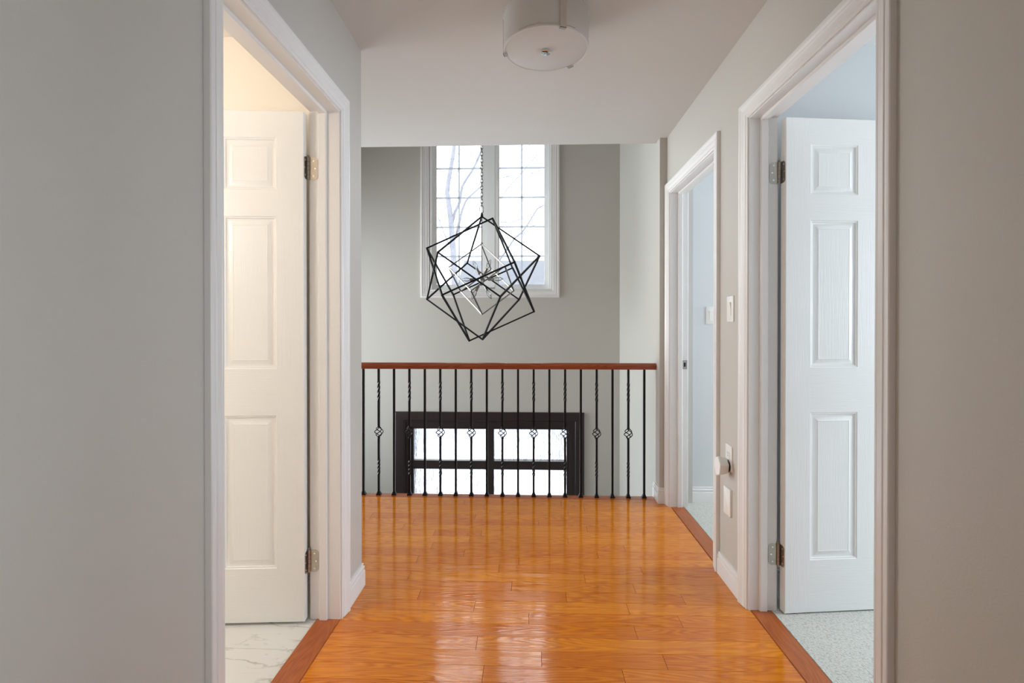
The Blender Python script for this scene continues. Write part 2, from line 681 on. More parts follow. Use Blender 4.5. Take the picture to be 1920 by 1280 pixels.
# bedroom (near right) and closet room (far right)
bm = bmesh.new()
box(bm, XRo, 4.1, 2.32, 2.42, 0, H)
box(bm, 4.0, 4.1, -1.3, 2.32, 0, H)
box(bm, XRo, 4.1, -1.4, -1.3, 0, H)
S('wall_bedroom', bm, M_wallr, 'pale blue-grey bedroom walls behind the near right door')
bm = bmesh.new()
box(bm, XRo, 4.1, -1.3, 2.32, H, H + 0.1)
box(bm, XRo, 3.2, 2.42, 3.437, H, H + 0.1)
S('ceiling_bedroom', bm, M_ceil, 'bedroom ceiling strip above the near right door')
bm = bmesh.new()
box(bm, XRo + 0.06, 3.2, 3.437, 3.55, 0, H)
box(bm, 3.1, 3.2, 2.42, 3.437, 0, H)
S('wall_side_room', bm, M_wallr, 'blue-grey wall inside the far right doorway')
bm = bmesh.new()
box(bm, 1.006, 4.1, -1.3, 2.32, -0.03, 0.004)
S('floor_bedroom', bm, M_carpet, 'off-white looped carpet inside the near right doorway')
bm = bmesh.new()
box(bm, 1.006, 3.2, 2.42, 3.437, -0.03, 0.004)
S('floor_side_room', bm, M_carpet, 'off-white carpet inside the far right doorway')

# ------------------------------------------------------------------ oak floor, board by board in one mesh
random.seed(4)
bm = bmesh.new()
lay = bm.faces.layers.float.new('plank')
box(bm, XLo, XRo, -2.6, YF - 0.03, -0.045, -0.0305, 1)
box(bm, XL - 0.002, 0.922, -2.5, YF - 0.03, -0.031, -0.0025, 1)
box(bm, LX, XL, YE, YF - 0.03, -0.04, -0.0025, 1)
PW = 0.0828
K0 = 1.760
joints = {0: [-0.162, 0.317], 1: [0.04, 0.477], 2: [-0.201], 3: [0.409], 4: [-0.006, 0.603], 5: [-0.237, 0.41],
          6: [-0.492, 0.157, 0.664], 7: [-0.085, 0.47], 8: [-0.576, 0.256], 9: [-0.154, 0.541], 10: [-0.575, -0.058],
          11: [-0.346, 0.349], 12: [-0.531, 0.503], 13: [0.207], 14: [-0.552, -0.28], 15: [0.33], 16: [-0.71, 0.049, 0.495],
          17: [-0.994, -0.342], 18: [0.239], 19: [-0.302, 0.35], 20: [-0.443, 0.205]}
# row k spans K0+(k-1)*PW .. K0+k*PW ; joints above were read off row k+1 counted from the camera
pid = 0
for k in range(-52, 22):
    y0 = K0 + (k - 1) * PW
    y1 = y0 + PW
    if k == 21:
        y1 = 3.466
    if y0 > 3.46:
        break
    xmin = XL if y1 < YE + 0.03 else LX
    js = list(joints.get(k, []))
    if not js:
        x = XL + random.uniform(0.2, 1.0)
        while x < XR - 0.1:
            js.append(x)
            x += random.uniform(0.45, 1.2)
    if xmin < -1:
        x = min(js) - random.uniform(0.5, 1.1)
        while x > xmin + 0.2:
            js.append(x)
            x -= random.uniform(0.5, 1.2)
    xmax = 0.9203
    mid = (y0 + y1) / 2
    xs = [xmin] + sorted(js) + [xmax]
    yy0, yy1 = y0, y1
    for a, b_ in zip(xs[:-1], xs[1:]):
        pid += 1
        e, ch = 0.0003, 0.0006
        v = []
        for (ins, z) in ((e, -0.0015), (e + ch, 0.0)):
            v.append([bm.verts.new(p) for p in ((a + ins, yy0 + ins, z), (b_ - ins, yy0 + ins, z), (b_ - ins, yy1 - ins, z), (a + ins, yy1 - ins, z))])
        f = bm.faces.new(v[1])
        f[lay] = pid * 0.37
        for i in range(4):
            j = (i + 1) % 4
            q = bm.faces.new((v[0][i], v[0][j], v[1][j], v[1][i]))
            q[lay] = pid * 0.37
S('floor', bm, [M_oak, M_gap], 'glossy honey-orange oak strip floor of the hall')

bm = bmesh.new()
prof = [(3.4665, -0.03), (3.4665, 0.0)] + [(YF - 0.012 + 0.012 * math.sin(a), -0.012 + 0.012 * math.cos(a)) for a in [i * PI / 10 for i in range(11)]] + [(YF - 0.03, -0.024), (YF - 0.03, -0.045)]
loft(bm, [[(x, y, z) for y, z in prof] for x in (LX, XJ)])
S('trim_1', bm, M_nose, 'reddish oak nosing along the landing edge under the balusters', smooth=40)


def threshold(name, x0, x1, y0, y1, label):
    bm = bmesh.new()
    box(bm, x0, x1, y0, y1, -0.03, 0.0022)
    bmesh.ops.bevel(bm, geom=[e for e in bm.edges if all(v.co.z > 0 for v in e.verts) and abs(e.verts[0].co.x - e.verts[1].co.x) < 1e-5],
                    offset=0.0018, segments=2, affect='EDGES')
    return S(name, bm, M_strip, label, smooth=40)


threshold('trim_2', -0.866, -0.770, D1[0], D1[1], 'dark red-brown oak threshold strip at the left doorway')
threshold('trim_3', 0.9205, 1.006, D2[0], D2[1], 'red-brown oak threshold strip at the near right doorway')
threshold('trim_4', 0.9225, 1.006, D3[0], D3[1], 'red-brown oak threshold strip at the far right doorway')

# ------------------------------------------------------------------ mouldings
CAS = [(0.0, 0.0), (0.0, 0.006), (0.002, 0.008), (0.008, 0.0085), (0.010, 0.0075), (0.012, 0.0078), (0.015, 0.0105), (0.022, 0.0115),
       (0.030, 0.0125), (0.035, 0.0135), (0.038, 0.0155), (0.041, 0.0155), (0.043, 0.0130), (0.046, 0.0135), (0.050, 0.0165),
       (0.054, 0.0185), (0.060, 0.0190), (0.065, 0.0180), (0.067, 0.0155), (0.067, 0.0)]


def casing(parent, x, s, y0, y1, h, name='casing', rv=0.005):
    """moulded trim round an opening in a wall plane X=x, standing out towards s"""
    bm = bmesh.new()
    a, b_ = y0 - rv, y1 + rv
    hh = h + rv
    st = [lambda w, t: (x + s * t, a - w, 0.001), lambda w, t: (x + s * t, a - w, hh + w),
          lambda w, t: (x + s * t, b_ + w, hh + w), lambda w, t: (x + s * t, b_ + w, 0.001)]
    loft(bm, [[f(w_, t_) for w_, t_ in CAS] for f in st])
    return obj(name, bm, M_trim, parent, smooth=28)


BB = [(0, 0), (0.0125, 0), (0.0125, 0.066), (0.0115, 0.070), (0.0085, 0.073), (0.0085, 0.077), (0.0105, 0.079), (0.0105, 0.088),
      (0.0085, 0.091), (0.0055, 0.093), (0.0055, 0.096), (0.007, 0.098), (0.0065, 0.103), (0.0, 0.105)]


def baseboard(name, pts, nrm, label, z=0.0):
    """pts: corner points along the wall; nrm: offset direction at each point (mitred)"""
    bm = bmesh.new()
    loft(bm, [[(p[0] + n_[0] * t, p[1] + n_[1] * t, z + h) for t, h in BB] for p, n_ in zip(pts, nrm)])
    return S(name, bm, M_trim, label, smooth=28)


baseboard('baseboard_left', [(XL, D1[1] + 0.0725), (XL, YE), (LX + 0.02, YE)], [(1, 0), (1, 1), (0, 1)],
          'white baseboard at the end of the left wall')
baseboard('baseboard_right', [(XR, D2[1] + 0.0725), (XR, D3[0] - 0.0725)], [(-1, 0), (-1, 0)],
          'white baseboard between the two right-hand doorways')
baseboard('baseboard_corner', [(XR, YRET), (XJ, YRET), (XJ, YF - 0.003)], [(-1, -1), (-1, -1), (-1, 0)],
          'short white baseboard wrapping the wall corner by the railing end')
baseboard('baseboard_side_room', [(XRo + 0.02, 3.437), (3.05, 3.437)], [(0, -1), (0, -1)],
          'white baseboard inside the far right doorway')
baseboard('baseboard_left_near', [(XL, -2.4), (XL, D1[0] - 0.0725)], [(1, 0), (1, 0)], 'white baseboard on the left wall beside the camera')
baseboard('baseboard_right_near', [(XR, -2.4), (XR, D2[0] - 0.0725)], [(-1, 0), (-1, 0)], 'white baseboard on the right wall beside the camera')
baseboard('baseboard_bathroom', [(bx0, 2.15), (XLo, 2.15)], [(0, -1), (0, -1)], 'white baseboard behind the open bathroom door', -0.002)
baseboard('baseboard_bedroom', [(XRo, 2.32), (3.95, 2.32)], [(0, -1), (0, -1)], 'white baseboard behind the open bedroom door')


def jamb(parent, xin, xout, y0, y1, h, stop):
    """lining of the opening, with the stop strip; xin = hall side, xout = room side"""
    a, b_ = sorted((xin, xout))
    bm = bmesh.new()
    t = 0.018
    box(bm, a - 0.0005, b_ + 0.0005, y0 - t, y0, 0.0, h + t)
    box(bm, a - 0.0005, b_ + 0.0005, y1, y1 + t, 0.0, h + t)
    box(bm, a - 0.0005, b_ + 0.0005, y0, y1, h, h + t)
    o = obj('jamb', bm, M_trim, parent)
    s0, s1 = sorted(stop)
    bm = bmesh.new()
    r = 0.011
    e = 0.004
    pf = [(s0, 0), (s0, r - e), (s0 + e, r), (s1 - 0.003, r), (s1, r - 0.003), (s1, 0)]
    loft(bm, [[(x, y0 + t_, 0.003) for x, t_ in pf], [(x, y0 + t_, h - t_) for x, t_ in pf],
              [(x, y1 - t_, h - t_) for x, t_ in pf], [(x, y1 - t_, 0.003) for x, t_ in pf]])
    obj('door_stop', bm, M_trim, parent, smooth=30)
    return o


# the lining lies inside the wall thickness, so cut room for it: opening walls stop 18 mm short is hidden by the casing
PX = [0.107, 0.312, 0.450, 0.655]
PZ = [(0.215, 0.823), (1.008, 1.613), (1.718, 1.925)]
PROF = [(0.0, 0.0), (0.003, 0.0025), (0.007, 0.003), (0.010, 0.0065), (0.015, 0.0075), (0.019, 0.007), (0.036, 0.0015), (0.0375, 0.0022)]


def leaf_mesh(W=0.762, Hh=2.03, T=0.035):
    """six-panel moulded door: x along the width from the hinge edge, y thickness (0..T), z up"""
    bm = bmesh.new()
    xs = [0] + PX + [W]
    zs = [0] + [v for p in PZ for v in p] + [Hh]
    b = 0.0015
    for side in (0, 1):
        def P(x, d, z):
            return (x, d if side == 0 else T - d, z)
        for i in range(5):
            for j in range(7):
                x0, x1, z0, z1 = xs[i], xs[i + 1], zs[j], zs[j + 1]
                if i == 0:
                    x0 += b
                if i == 4:
                    x1 -= b
                if j == 0:
                    z0 += b
                if j == 6:
                    z1 -= b
                panel = i in (1, 3) and j in (1, 3, 5)
                if not panel:
                    mi = 0 if i in (0, 4) or (i == 2 and j % 2 == 1) else 1
                    f = bm.faces.new([bm.verts.new(P(*c)) for c in ((x0, 0, z0), (x1, 0, z0), (x1, 0, z1), (x0, 0, z1))])
                    f.material_index = mi
                    f.normal_update()
                else:
                    rings = [[P(x0 + o, d, z0 + o), P(x1 - o, d, z0 + o), P(x1 - o, d, z1 - o), P(x0 + o, d, z1 - o)] for o, d in PROF]
                    R = [[bm.verts.new(p) for p in r] for r in rings]
                    for a, c in zip(R[:-1], R[1:]):
                        for k in range(4):
                            m_ = (k + 1) % 4
                            bm.faces.new((a[k], a[m_], c[m_], c[k])).material_index = 0
                    bm.faces.new(R[-1]).material_index = 0
    # rim
    def loop(ins, y):
        return [bm.verts.new(p) for p in ((ins, y, ins), (W - ins, y, ins), (W - ins, y, Hh - ins), (ins, y, Hh - ins))]
    L = [loop(b, 0), loop(0, b), loop(0, T - b), loop(b, T)]
    for a, c in zip(L[:-1], L[1:]):
        for k in range(4):
            m_ = (k + 1) % 4
            bm.faces.new((a[k], a[m_], c[m_], c[k]))
    bmesh.ops.remove_doubles(bm, verts=bm.verts, dist=1e-5)
    return bm


def plate_mesh(bm, w, h, t, r, M, mi=0, holes=None):
    """rounded plate in local x(0..w) z(-h/2..h/2), thickness along -y; only the outer corners are round"""
    pts = [(0, -h / 2)]
    for cx, cz, a0 in ((w - r, -h / 2 + r, -PI / 2), (w - r, h / 2 - r, 0)):
        for k in range(7):
            a = a0 + k * PI / 12
            pts.append((cx + r * math.cos(a), cz + r * math.sin(a)))
    pts.append((0, h / 2))
    loft(bm, [[M @ Vector((x, y, z)) for x, z in pts] for y in (0, -t)], mi=mi)
    for hx, hz in holes or []:
        N = M @ Matrix.Translation((hx, -t, hz)) @ Matrix.Rotation(PI / 2, 4, 'X')
        lathe(bm, [(0.0042, 0.0), (0.0038, 0.0009), (0.0012, 0.0011)], 12, N, 1)


def hinge(parent, pin, z, jx, jy, sx, leafM, label=None):
    """pin (x,y); jamb plate runs from the pin back along the jamb (towards -sx in x) on the plane y=jy"""
    bm = bmesh.new()
    h = 0.089
    px, py = pin
    # barrel in five knuckles with finial
    zb = z - h / 2
    for k in range(5):
        lathe(bm, [(0.0050, zb + k * h / 5 + 0.0005), (0.0056, zb + k * h / 5 + 0.001), (0.0056, zb + (k + 1) * h / 5 - 0.001), (0.0050, zb + (k + 1) * h / 5 - 0.0005)],
              14, Matrix.Translation((px, py, 0)))
    lathe(bm, [(0.003, z + h / 2), (0.0062, z + h / 2 + 0.001), (0.0062, z + h / 2 + 0.003), (0.003, z + h / 2 + 0.0045), (0.0052, z + h / 2 + 0.006), (0.002, z + h / 2 + 0.010)],
          14, Matrix.Translation((px, py, 0)))
    holes = [(0.021, 0.030), (0.027, 0.0), (0.021, -0.030)]
    M1 = Matrix.Translation((px, jy, z)) @ Matrix.Diagonal((-sx, 1, 1, 1))
    plate_mesh(bm, 0.038, h, 0.0016, 0.014, M1, holes=holes)
    plate_mesh(bm, 0.030, h, 0.0016, 0.014, leafM, holes=[(0.018, 0.030), (0.023, 0), (0.018, -0.03)])
    return obj('hinge', bm, [M_nickel, M_chrome], parent, smooth=35)


def make_door(name, label, side, D, open_deg, stop, with_leaf=True, leaf_corner=None):
    """side +1: right wall, -1: left wall. The leaf swings into the room about the far jamb."""
    xin, xout = (XR, XRo) if side > 0 else (XL, XLo)
    root = empty(name, (xin, (D[0] + D[1]) / 2, 0))
    tag(root, label, None, None, 'structure')
    jamb(root, xin, xout, D[0], D[1], DH, stop)
    casing(root, xin, -side, D[0], D[1], DH)
    casing(root, xout, side, D[0], D[1], DH)
    if with_leaf:
        cx, cy = leaf_corner        # near hinge-side corner of the open leaf
        ang = math.radians(open_deg)      # direction of the leaf measured from the wall's normal
        d = Vector((side * math.cos(ang), math.sin(ang), 0))
        nrm = Vector((-math.sin(ang) * side, math.cos(ang), 0)) if side > 0 else Vector((math.sin(ang), math.cos(ang), 0))
        bm = leaf_mesh()
        M = Matrix(((d.x, nrm.x, 0, cx), (d.y, nrm.y, 0, cy), (0, 0, 1, 0.010), (0, 0, 0, 1)))
        bmesh.ops.transform(bm, matrix=M, verts=bm.verts)
        lf = obj('door_panel', bm, [M_stile, M_railm], root, smooth=25)
        # knob at the free edge, hidden past the frame
        kb = bmesh.new()
        for s_, y_ in ((-1, 0), (1, 0.035)):
            K = M @ Matrix.Translation((0.70, y_, 0.95)) @ Matrix.Rotation(PI / 2 * (1 if s_ < 0 else -1), 4, 'X')
            lathe(kb, [(0.032, 0), (0.031, 0.006), (0.012, 0.010), (0.011, 0.03), (0.026, 0.040), (0.029, 0.052), (0.022, 0.064), (0.008, 0.067)], 24, K)
        obj('door_handle', kb, M_nickel, lf, smooth=35)
        pin = (xout + side * 0.0065, D[1] - 0.0045)
        for z in (1.823, 0.238):
            edge = Vector((cx, cy, 0)) + nrm * 0.034
            # plate on the leaf's hinge edge, facing the jamb
            ex = -nrm
            ey = d
            L = Matrix(((ex.x, ey.x, 0, edge.x - d.x * 0.0), (ex.y, ey.y, 0, edge.y - d.y * 0.0), (0, 0, 1, z), (0, 0, 0, 1)))
            hinge(root, pin, z, xin, D[1] - 0.0002, side, L)
    return root


make_door('door_1', 'left doorway with its six-panel door standing open into the cream-lit bathroom', -1, D1, -4.4, (-0.853, -0.820),
          leaf_corner=(-0.900, 1.977))
make_door('door_2', 'near right doorway with its white six-panel door open into the carpeted bedroom', 1, D2, 6.5, (0.953, 0.985),
          leaf_corner=(1.0425, 2.104))
d3 = make_door('door_3', 'far right doorway beside the railing end, with no door leaf showing', 1, D3, 0, (0.960, 0.990), with_leaf=False)
# strike plate on the far jamb of the far right doorway
bm = bmesh.new()
yy = D3[1] - 0.0006
for (a, b_, c, d_) in ((1.012, 1.022, 0.905, 0.962), (0.992, 1.000, 0.905, 0.962), (1.0, 1.012, 0.905, 0.920), (1.0, 1.012, 0.947, 0.962)):
    box(bm, a, b_, yy - 0.0015, yy, c, d_)
box(bm, 1.0, 1.012, yy - 0.0004, yy, 0.920, 0.947, 1)
obj('strike_plate', bm, [M_nickel, M_hole], d3)

# ------------------------------------------------------------------ stair window
win = empty('window_1', ((WX[0] + WX[1]) / 2, FAR, WZ[0]))
tag(win, 'tall white two-sash grid window high on the far stairwell wall', None, None, 'structure')


def ring_frame(bm, x0, x1, z0, z1, w_, ya, yb, mi=0):
    """rectangular frame in the XZ plane, width w_ inwards"""
    box(bm, x0, x0 + w_, ya, yb, z0, z1, mi)
    box(bm, x1 - w_, x1, ya, yb, z0, z1, mi)
    box(bm, x0 + w_, x1 - w_, ya, yb, z0, z0 + w_, mi)
    box(bm, x0 + w_, x1 - w_, ya, yb, z1 - w_, z1, mi)


def casing_xz(parent, y, x0, x1, z0, z1, prof, m, name):
    """four-sided mitred casing on a wall plane Y=y, standing out towards -Y"""
    bm = bmesh.new()
    st = [(x0, z0, -1, -1), (x1, z0, 1, -1), (x1, z1, 1, 1), (x0, z1, -1, 1)]
    loft(bm, [[(a + sx * w_, y - t, c + sz * w_) for w_, t in prof] for a, c, sx, sz in st], closed_path=True)
    return obj(name, bm, m, parent, smooth=28)


WC = [(w_ * 1.22, t) for w_, t in CAS]
casing_xz(win, FAR, WX[0] - 0.006, WX[1] + 0.0, WZ[0] + 0.02, WZ[1], WC, M_trim, 'casing')
bm = bmesh.new()
ring_frame(bm, WX[0], WX[1], WZ[0], WZ[1], 0.018, FAR - 0.001, FAR + ft)
ring_frame(bm, WX[0] + 0.018, WX[1] - 0.018, WZ[0] + 0.018, WZ[1] - 0.018, 0.02, FAR + 0.030, FAR + 0.13)
xm = -0.394
box(bm, -0.4375, -0.3505, FAR + 0.030, FAR + 0.13, WZ[0] + 0.03, WZ[1] - 0.03)
obj('window_frame', bm, M_vinyl, win)
sy0, sy1 = FAR + 0.034, FAR + 0.09
gl = [(-0.925, -0.482), (-0.306, 0.137)]
for (a, b_) in gl:
    bm = bmesh.new()
    x0, x1 = a - 0.045, b_ + 0.045
    z0, z1 = 1.590 - 0.04, WZ[1] - 0.042
    # stepped sash
    ring_frame(bm, x0, x1, z0, z1, 0.032, sy0, sy1)
    ring_frame(bm, a - 0.013, b_ + 0.013, z0 + 0.027, z1 - 0.027, 0.013, sy0 + 0.008, sy1 - 0.006)
    sash = obj('sash', bm, M_vinyl, win)
    bm = bmesh.new()
    box(bm, a, b_, sy0 + 0.020, sy0 + 0.024, 1.590, z1 - 0.04)
    obj('pane', bm, M_glass, sash)
    bm = bmesh.new()
    gx = (a + b_) / 2
    box(bm, gx - 0.009, gx + 0.009, sy0 + 0.0145, sy0 + 0.0195, 1.590, z1 - 0.04)
    zz = 1.868
    while zz < 3.2:
        box(bm, a, b_, sy0 + 0.0145, sy0 + 0.0195, zz - 0.009, zz + 0.009)
        zz += 0.2885
    obj('glazing_bars', bm, M_grille, sash)

# ------------------------------------------------------------------ front door unit with transom, below
fd = empty('door_4', (-0.4, FAR, LOW))
tag(fd, 'dark espresso front door surround with rain-glass transom panes below the landing', None, None, 'structure')
bm = bmesh.new()
DP = [(0, 0), (0, 0.010), (0.012, 0.012), (0.018, 0.018), (0.075, 0.024), (0.092, 0.022), (0.1, 0.016), (0.1, 0)]
x0, x1, zt = -1.226, 0.421, 0.243
loft(bm, [[(x0 - w_, FAR - t, LOW) for w_, t in DP], [(x0 - w_, FAR - t, zt + w_) for w_, t in DP],
          [(x1 + w_, FAR - t, zt + w_) for w_, t in DP], [(x1 + w_, FAR - t, LOW) for w_, t in DP]])
obj('casing', bm, M_dark, fd, smooth=28)
bm = bmesh.new()
ya, yb = FAR + 0.0, FAR + 0.12
tb = -0.60
# side members, head, transom rails
box(bm, x0, x0 + 0.055, ya + 0.002, yb, LOW, zt + 0.007)
box(bm, x1 - 0.050, x1, ya + 0.002, yb, LOW, zt + 0.007)
box(bm, x0 + 0.055, x1 - 0.050, ya + 0.002, yb, zt - 0.045, zt + 0.007)
box(bm, x0 + 0.055, x1 - 0.050, ya + 0.002, yb, tb - 0.12, tb)
obj('door_frame', bm, M_dark, fd)
bm = bmesh.new()
sa, sb = ya + 0.02, yb - 0.03
gx0, gx1, gz1 = -1.150, 0.354, 0.171
box(bm, x0 + 0.055, gx0, sa, sb, tb, zt - 0.045)
box(bm, gx1, x1 - 0.050, sa, sb, tb, zt - 0.045)
box(bm, gx0, gx1, sa, sb, gz1, zt - 0.045)
box(bm, gx0, gx1, sa, sb, tb, tb + 0.06)
box(bm, -0.427, -0.358, sa, sb, tb + 0.06, gz1)
box(bm, gx0, -0.427, sa, sb, -0.225, -0.142)
box(bm, -0.358, gx1, sa, sb, -0.225, -0.142)
sash = obj('transom_sash', bm, M_dark, fd)
for (a, b_) in ((gx0, -0.427), (-0.358, gx1)):
    for (c, d_) in ((tb + 0.06, -0.225), (-0.142, gz1)):
        bm = bmesh.new()
        b2 = [bm.verts.new(p) for p in ((a, sa + 0.03, c), (b_, sa + 0.03, c), (b_, sa + 0.03, d_), (a, sa + 0.03, d_))]
        bm.faces.new(b2)
        obj('pane', bm, M_rain, sash)
for s_, (a, b_) in ((0, (x0 + 0.055, -0.396)), (1, (-0.394, x1 - 0.05))):
    bm = bmesh.new()
    ring_frame(bm, a + 0.004, b_ - 0.004, LOW + 0.01, tb - 0.124, 0.11, ya + 0.04, ya + 0.085)
    box(bm, a + 0.11, b_ - 0.11, ya + 0.05, ya + 0.075, LOW + 0.12, LOW + 0.9)
    dl = obj('door_panel', bm, M_dark, fd)
    bm = bmesh.new()
    box(bm, a + 0.114, b_ - 0.114, ya + 0.058, ya + 0.062, LOW + 0.9, tb - 0.234)
    obj('pane', bm, M_glass, dl)

# ------------------------------------------------------------------ stair railing
rail = empty('stair_railing', (-0.15, 3.514, 0))
tag(rail, 'railing of black iron balusters under a reddish oak handrail along the landing edge', 'railing')
RY = 3.514
bm = bmesh.new()
hp = [(-0.024, 0.886), (0.024, 0.886), (0.024, 0.893), (0.0265, 0.896), (0.0265, 0.900), (0.029, 0.904), (0.030, 0.910), (0.0285, 0.917), (0.023, 0.924), (0.012, 0.9285), (0, 0.930),
      (-0.012, 0.9285), (-0.023, 0.924), (-0.0285, 0.917), (-0.030, 0.910), (-0.029, 0.904), (-0.0265, 0.900), (-0.0265, 0.896), (-0.024, 0.893)]
loft(bm, [[(x, RY + y, z) for y, z in hp] for x in (LX, XJ - 0.0)])
obj('handrail', bm, M_rail, rail, smooth=30)


def square_rod(bm, x, y, z0, z1, wd, twist=0.0, steps=1):
    rings = []
    for i in range(steps + 1):
        t = i / steps
        a = twist * t
        c, s_ = math.cos(a), math.sin(a)
        h = wd / 2
        rings.append([(x + (u * c - v * s_) * h, y + (u * s_ + v * c) * h, z0 + (z1 - z0) * t) for u, v in ((-1, -1), (1, -1), (1, 1), (-1, 1))])
    loft(bm, rings)


def shoe(bm, x, y):
    st = [(0.0155, 0.0), (0.0155, 0.007), (0.012, 0.012), (0.0095, 0.021), (0.0085, 0.024)]
    loft(bm, [[(x + u * h, y + v * h, z) for u, v in ((-1, -1), (1, -1), (1, 1), (-1, 1))] for h, z in st])


def basket(bm, x, y, zc, hh=0.031, R=0.0145):
    for k in range(4):
        pts = []
        for i in range(15):
            t = i / 14
            r = 0.004 + (R - 0.004 * 0.4) * math.sin(PI * t) ** 0.8
            a = k * PI / 2 + t * PI * 1.15
            pts.append((x + r * math.cos(a), y + r * math.sin(a), zc - hh + 2 * hh * t))
        tube(bm, pts, 0.0031, 6)
    for s_ in (-1, 1):
        z = zc + s_ * (hh + 0.004)
        lathe(bm, [(0.0062, z - 0.006), (0.0095, z - 0.003), (0.0095, z + 0.003), (0.0062, z + 0.006)], 12, Matrix.Translation((x, y, 0)))
        lathe(bm, [(0.0075, z + s_ * 0.011 - 0.003), (0.0082, z + s_ * 0.011), (0.0075, z + s_ * 0.011 + 0.003)], 12, Matrix.Translation((x, y, 0)))


NB = 19
BW = 0.0142
plain_me = twist_me = None
for i in range(-14, NB):
    x = -1.1745 + i * (0.785 + 1.1745) / (NB - 1)
    if i % 2 == 0:
        if plain_me is None:
            bm = bmesh.new()
            square_rod(bm, 0, 0, 0.01, 0.888, BW)
            bo = obj('baluster', bm, M_black, rail)
            plain_me = bo.data
            bo.matrix_parent_inverse = Matrix.Identity(4)
            bm = bmesh.new()
            shoe(bm, 0, 0)
            so = obj('shoe', bm, M_black)
            shoe_me = so.data
            bpy.data.objects.remove(so)
        else:
            bo = bpy.data.objects.new('baluster', plain_me)
            C.objects.link(bo)
            bo.parent = rail
    else:
        if twist_me is None:
            bm = bmesh.new()
            square_rod(bm, 0, 0, 0.01, 0.14, BW)
            square_rod(bm, 0, 0, 0.14, 0.25, BW, PI * 2, 40)
            square_rod(bm, 0, 0, 0.25, 0.398, BW)
            up = bmesh.new()
            square_rod(up, 0, 0, 0.486, 0.66, BW)
            square_rod(up, 0, 0, 0.66, 0.80, BW, PI * 2, 44)
            square_rod(up, 0, 0, 0.80, 0.888, BW)
            uo = obj('upper_shaft', up, M_black)
            up_me = uo.data
            bpy.data.objects.remove(uo)
            bo = obj('twisted_baluster', bm, M_black, rail)
            bo.matrix_parent_inverse = Matrix.Identity(4)
            twist_me = bo.data
            bm = bmesh.new()
            basket(bm, 0, 0, 0.442, 0.034, 0.0265)
            ko = obj('basket_knuckle', bm, M_black, None, smooth=40)
            kn_me = ko.data
            bpy.data.objects.remove(ko)
        else:
            bo = bpy.data.objects.new('twisted_baluster', twist_me)
            C.objects.link(bo)
            bo.parent = rail
        kk = bpy.data.objects.new('upper_shaft', up_me)
        C.objects.link(kk)
        kk.parent = bo
        kk = bpy.data.objects.new('basket_knuckle', kn_me)
        C.objects.link(kk)
        kk.parent = bo
    bo.location = (x + 0.15, 0, 0)
    sh = bpy.data.objects.new('shoe', shoe_me)
    C.objects.link(sh)
    sh.parent = bo

# ------------------------------------------------------------------ chandelier
HX, HY, HZ = -0.409, 4.25, 1.588
ch = empty('chandelier', (HX, HY, TOP))
tag(ch, 'hanging chandelier of nested tilted black cube wireframes in front of the tall window', 'chandelier')
cubA = [(-0.41, 4.25, 2.106), (-0.711, 3.862, 1.751), (0.075, 4.176, 1.762), (-0.59, 4.7, 1.77), (-0.226, 3.8, 1.406), (-0.891, 4.324, 1.414), (-0.104, 4.638, 1.426), (-0.405, 4.262, 1.07)]
cubB = [(-0.317, 4.224, 2.084), (-0.868, 4.21, 1.835), (-0.12, 3.831, 1.669), (-0.165, 4.683, 1.721), (-0.671, 3.817, 1.42), (-0.716, 4.669, 1.473), (0.032, 4.29, 1.306), (-0.519, 4.276, 1.058)]
cubC = [(-0.411, 4.233, 1.871), (-0.675, 4.161, 1.669), (-0.204, 4.057, 1.665), (-0.35, 4.516, 1.691), (-0.469, 3.984, 1.463), (-0.614, 4.443, 1.488), (-0.143, 4.339, 1.485), (-0.408, 4.267, 1.282)]
ED = [(0, 1), (0, 2), (0, 3), (1, 4), (2, 4), (1, 5), (3, 5), (2, 6), (3, 6), (4, 7), (5, 7), (6, 7)]
for vs, m, lb, wd in ((cubA, M_black, 'large black cube outline standing on its corner', 0.0125), (cubB, M_black, 'large black cube outline tilted sideways', 0.0125),
                      (cubC, M_aged, 'small nickel cube outline around the bulbs', 0.0095)):
    bm = bmesh.new()
    for i, j in ED:
        bar(bm, vs[i], vs[j], wd, ext=wd * 0.3)
    o = obj('cube_frame', bm, m, ch)
    o['label'] = lb
bm = bmesh.new()
lathe(bm, [(0.0045, HZ), (0.0045, 2.105)], 12, Matrix.Translation((HX, HY, 0)))
lathe(bm, [(0.008, 1.862), (0.0095, 1.868), (0.0095, 1.880), (0.006, 1.888)], 16, Matrix.Translation((HX, HY, 0)))
obj('rod', bm, M_aged, ch, smooth=35)
bm = bmesh.new()
lathe(bm, [(0.006, 2.092), (0.012, 2.096), (0.012, 2.120), (0.008, 2.128), (0.005, 2.136), (0.002, 2.14)], 20, Matrix.Translation((HX, HY, 0)))
obj('collar', bm, M_black, ch, smooth=35)
bm = bmesh.new()
bmesh.ops.create_uvsphere(bm, u_segments=24, v_segments=16, radius=0.026, matrix=Matrix.Translation((HX, HY, HZ - 0.015)))
lathe(bm, [(0.004, HZ - 0.052), (0.007, HZ - 0.048), (0.006, HZ - 0.040)], 14, Matrix.Translation((HX, HY, 0)))
obj('hub', bm, M_aged, ch, smooth=True)
HC = Vector((HX, HY, HZ - 0.015))
dirs = [(0.42, -0.15, 0.89), (-0.42, 0.2, 0.89), (0.95, -0.25, 0.02), (-0.95, 0.25, 0.04), (0.44, -0.25, -0.86), (-0.48, 0.1, -0.87),
        (0.05, -0.93, -0.30), (0.1, 0.93, 0.3)]
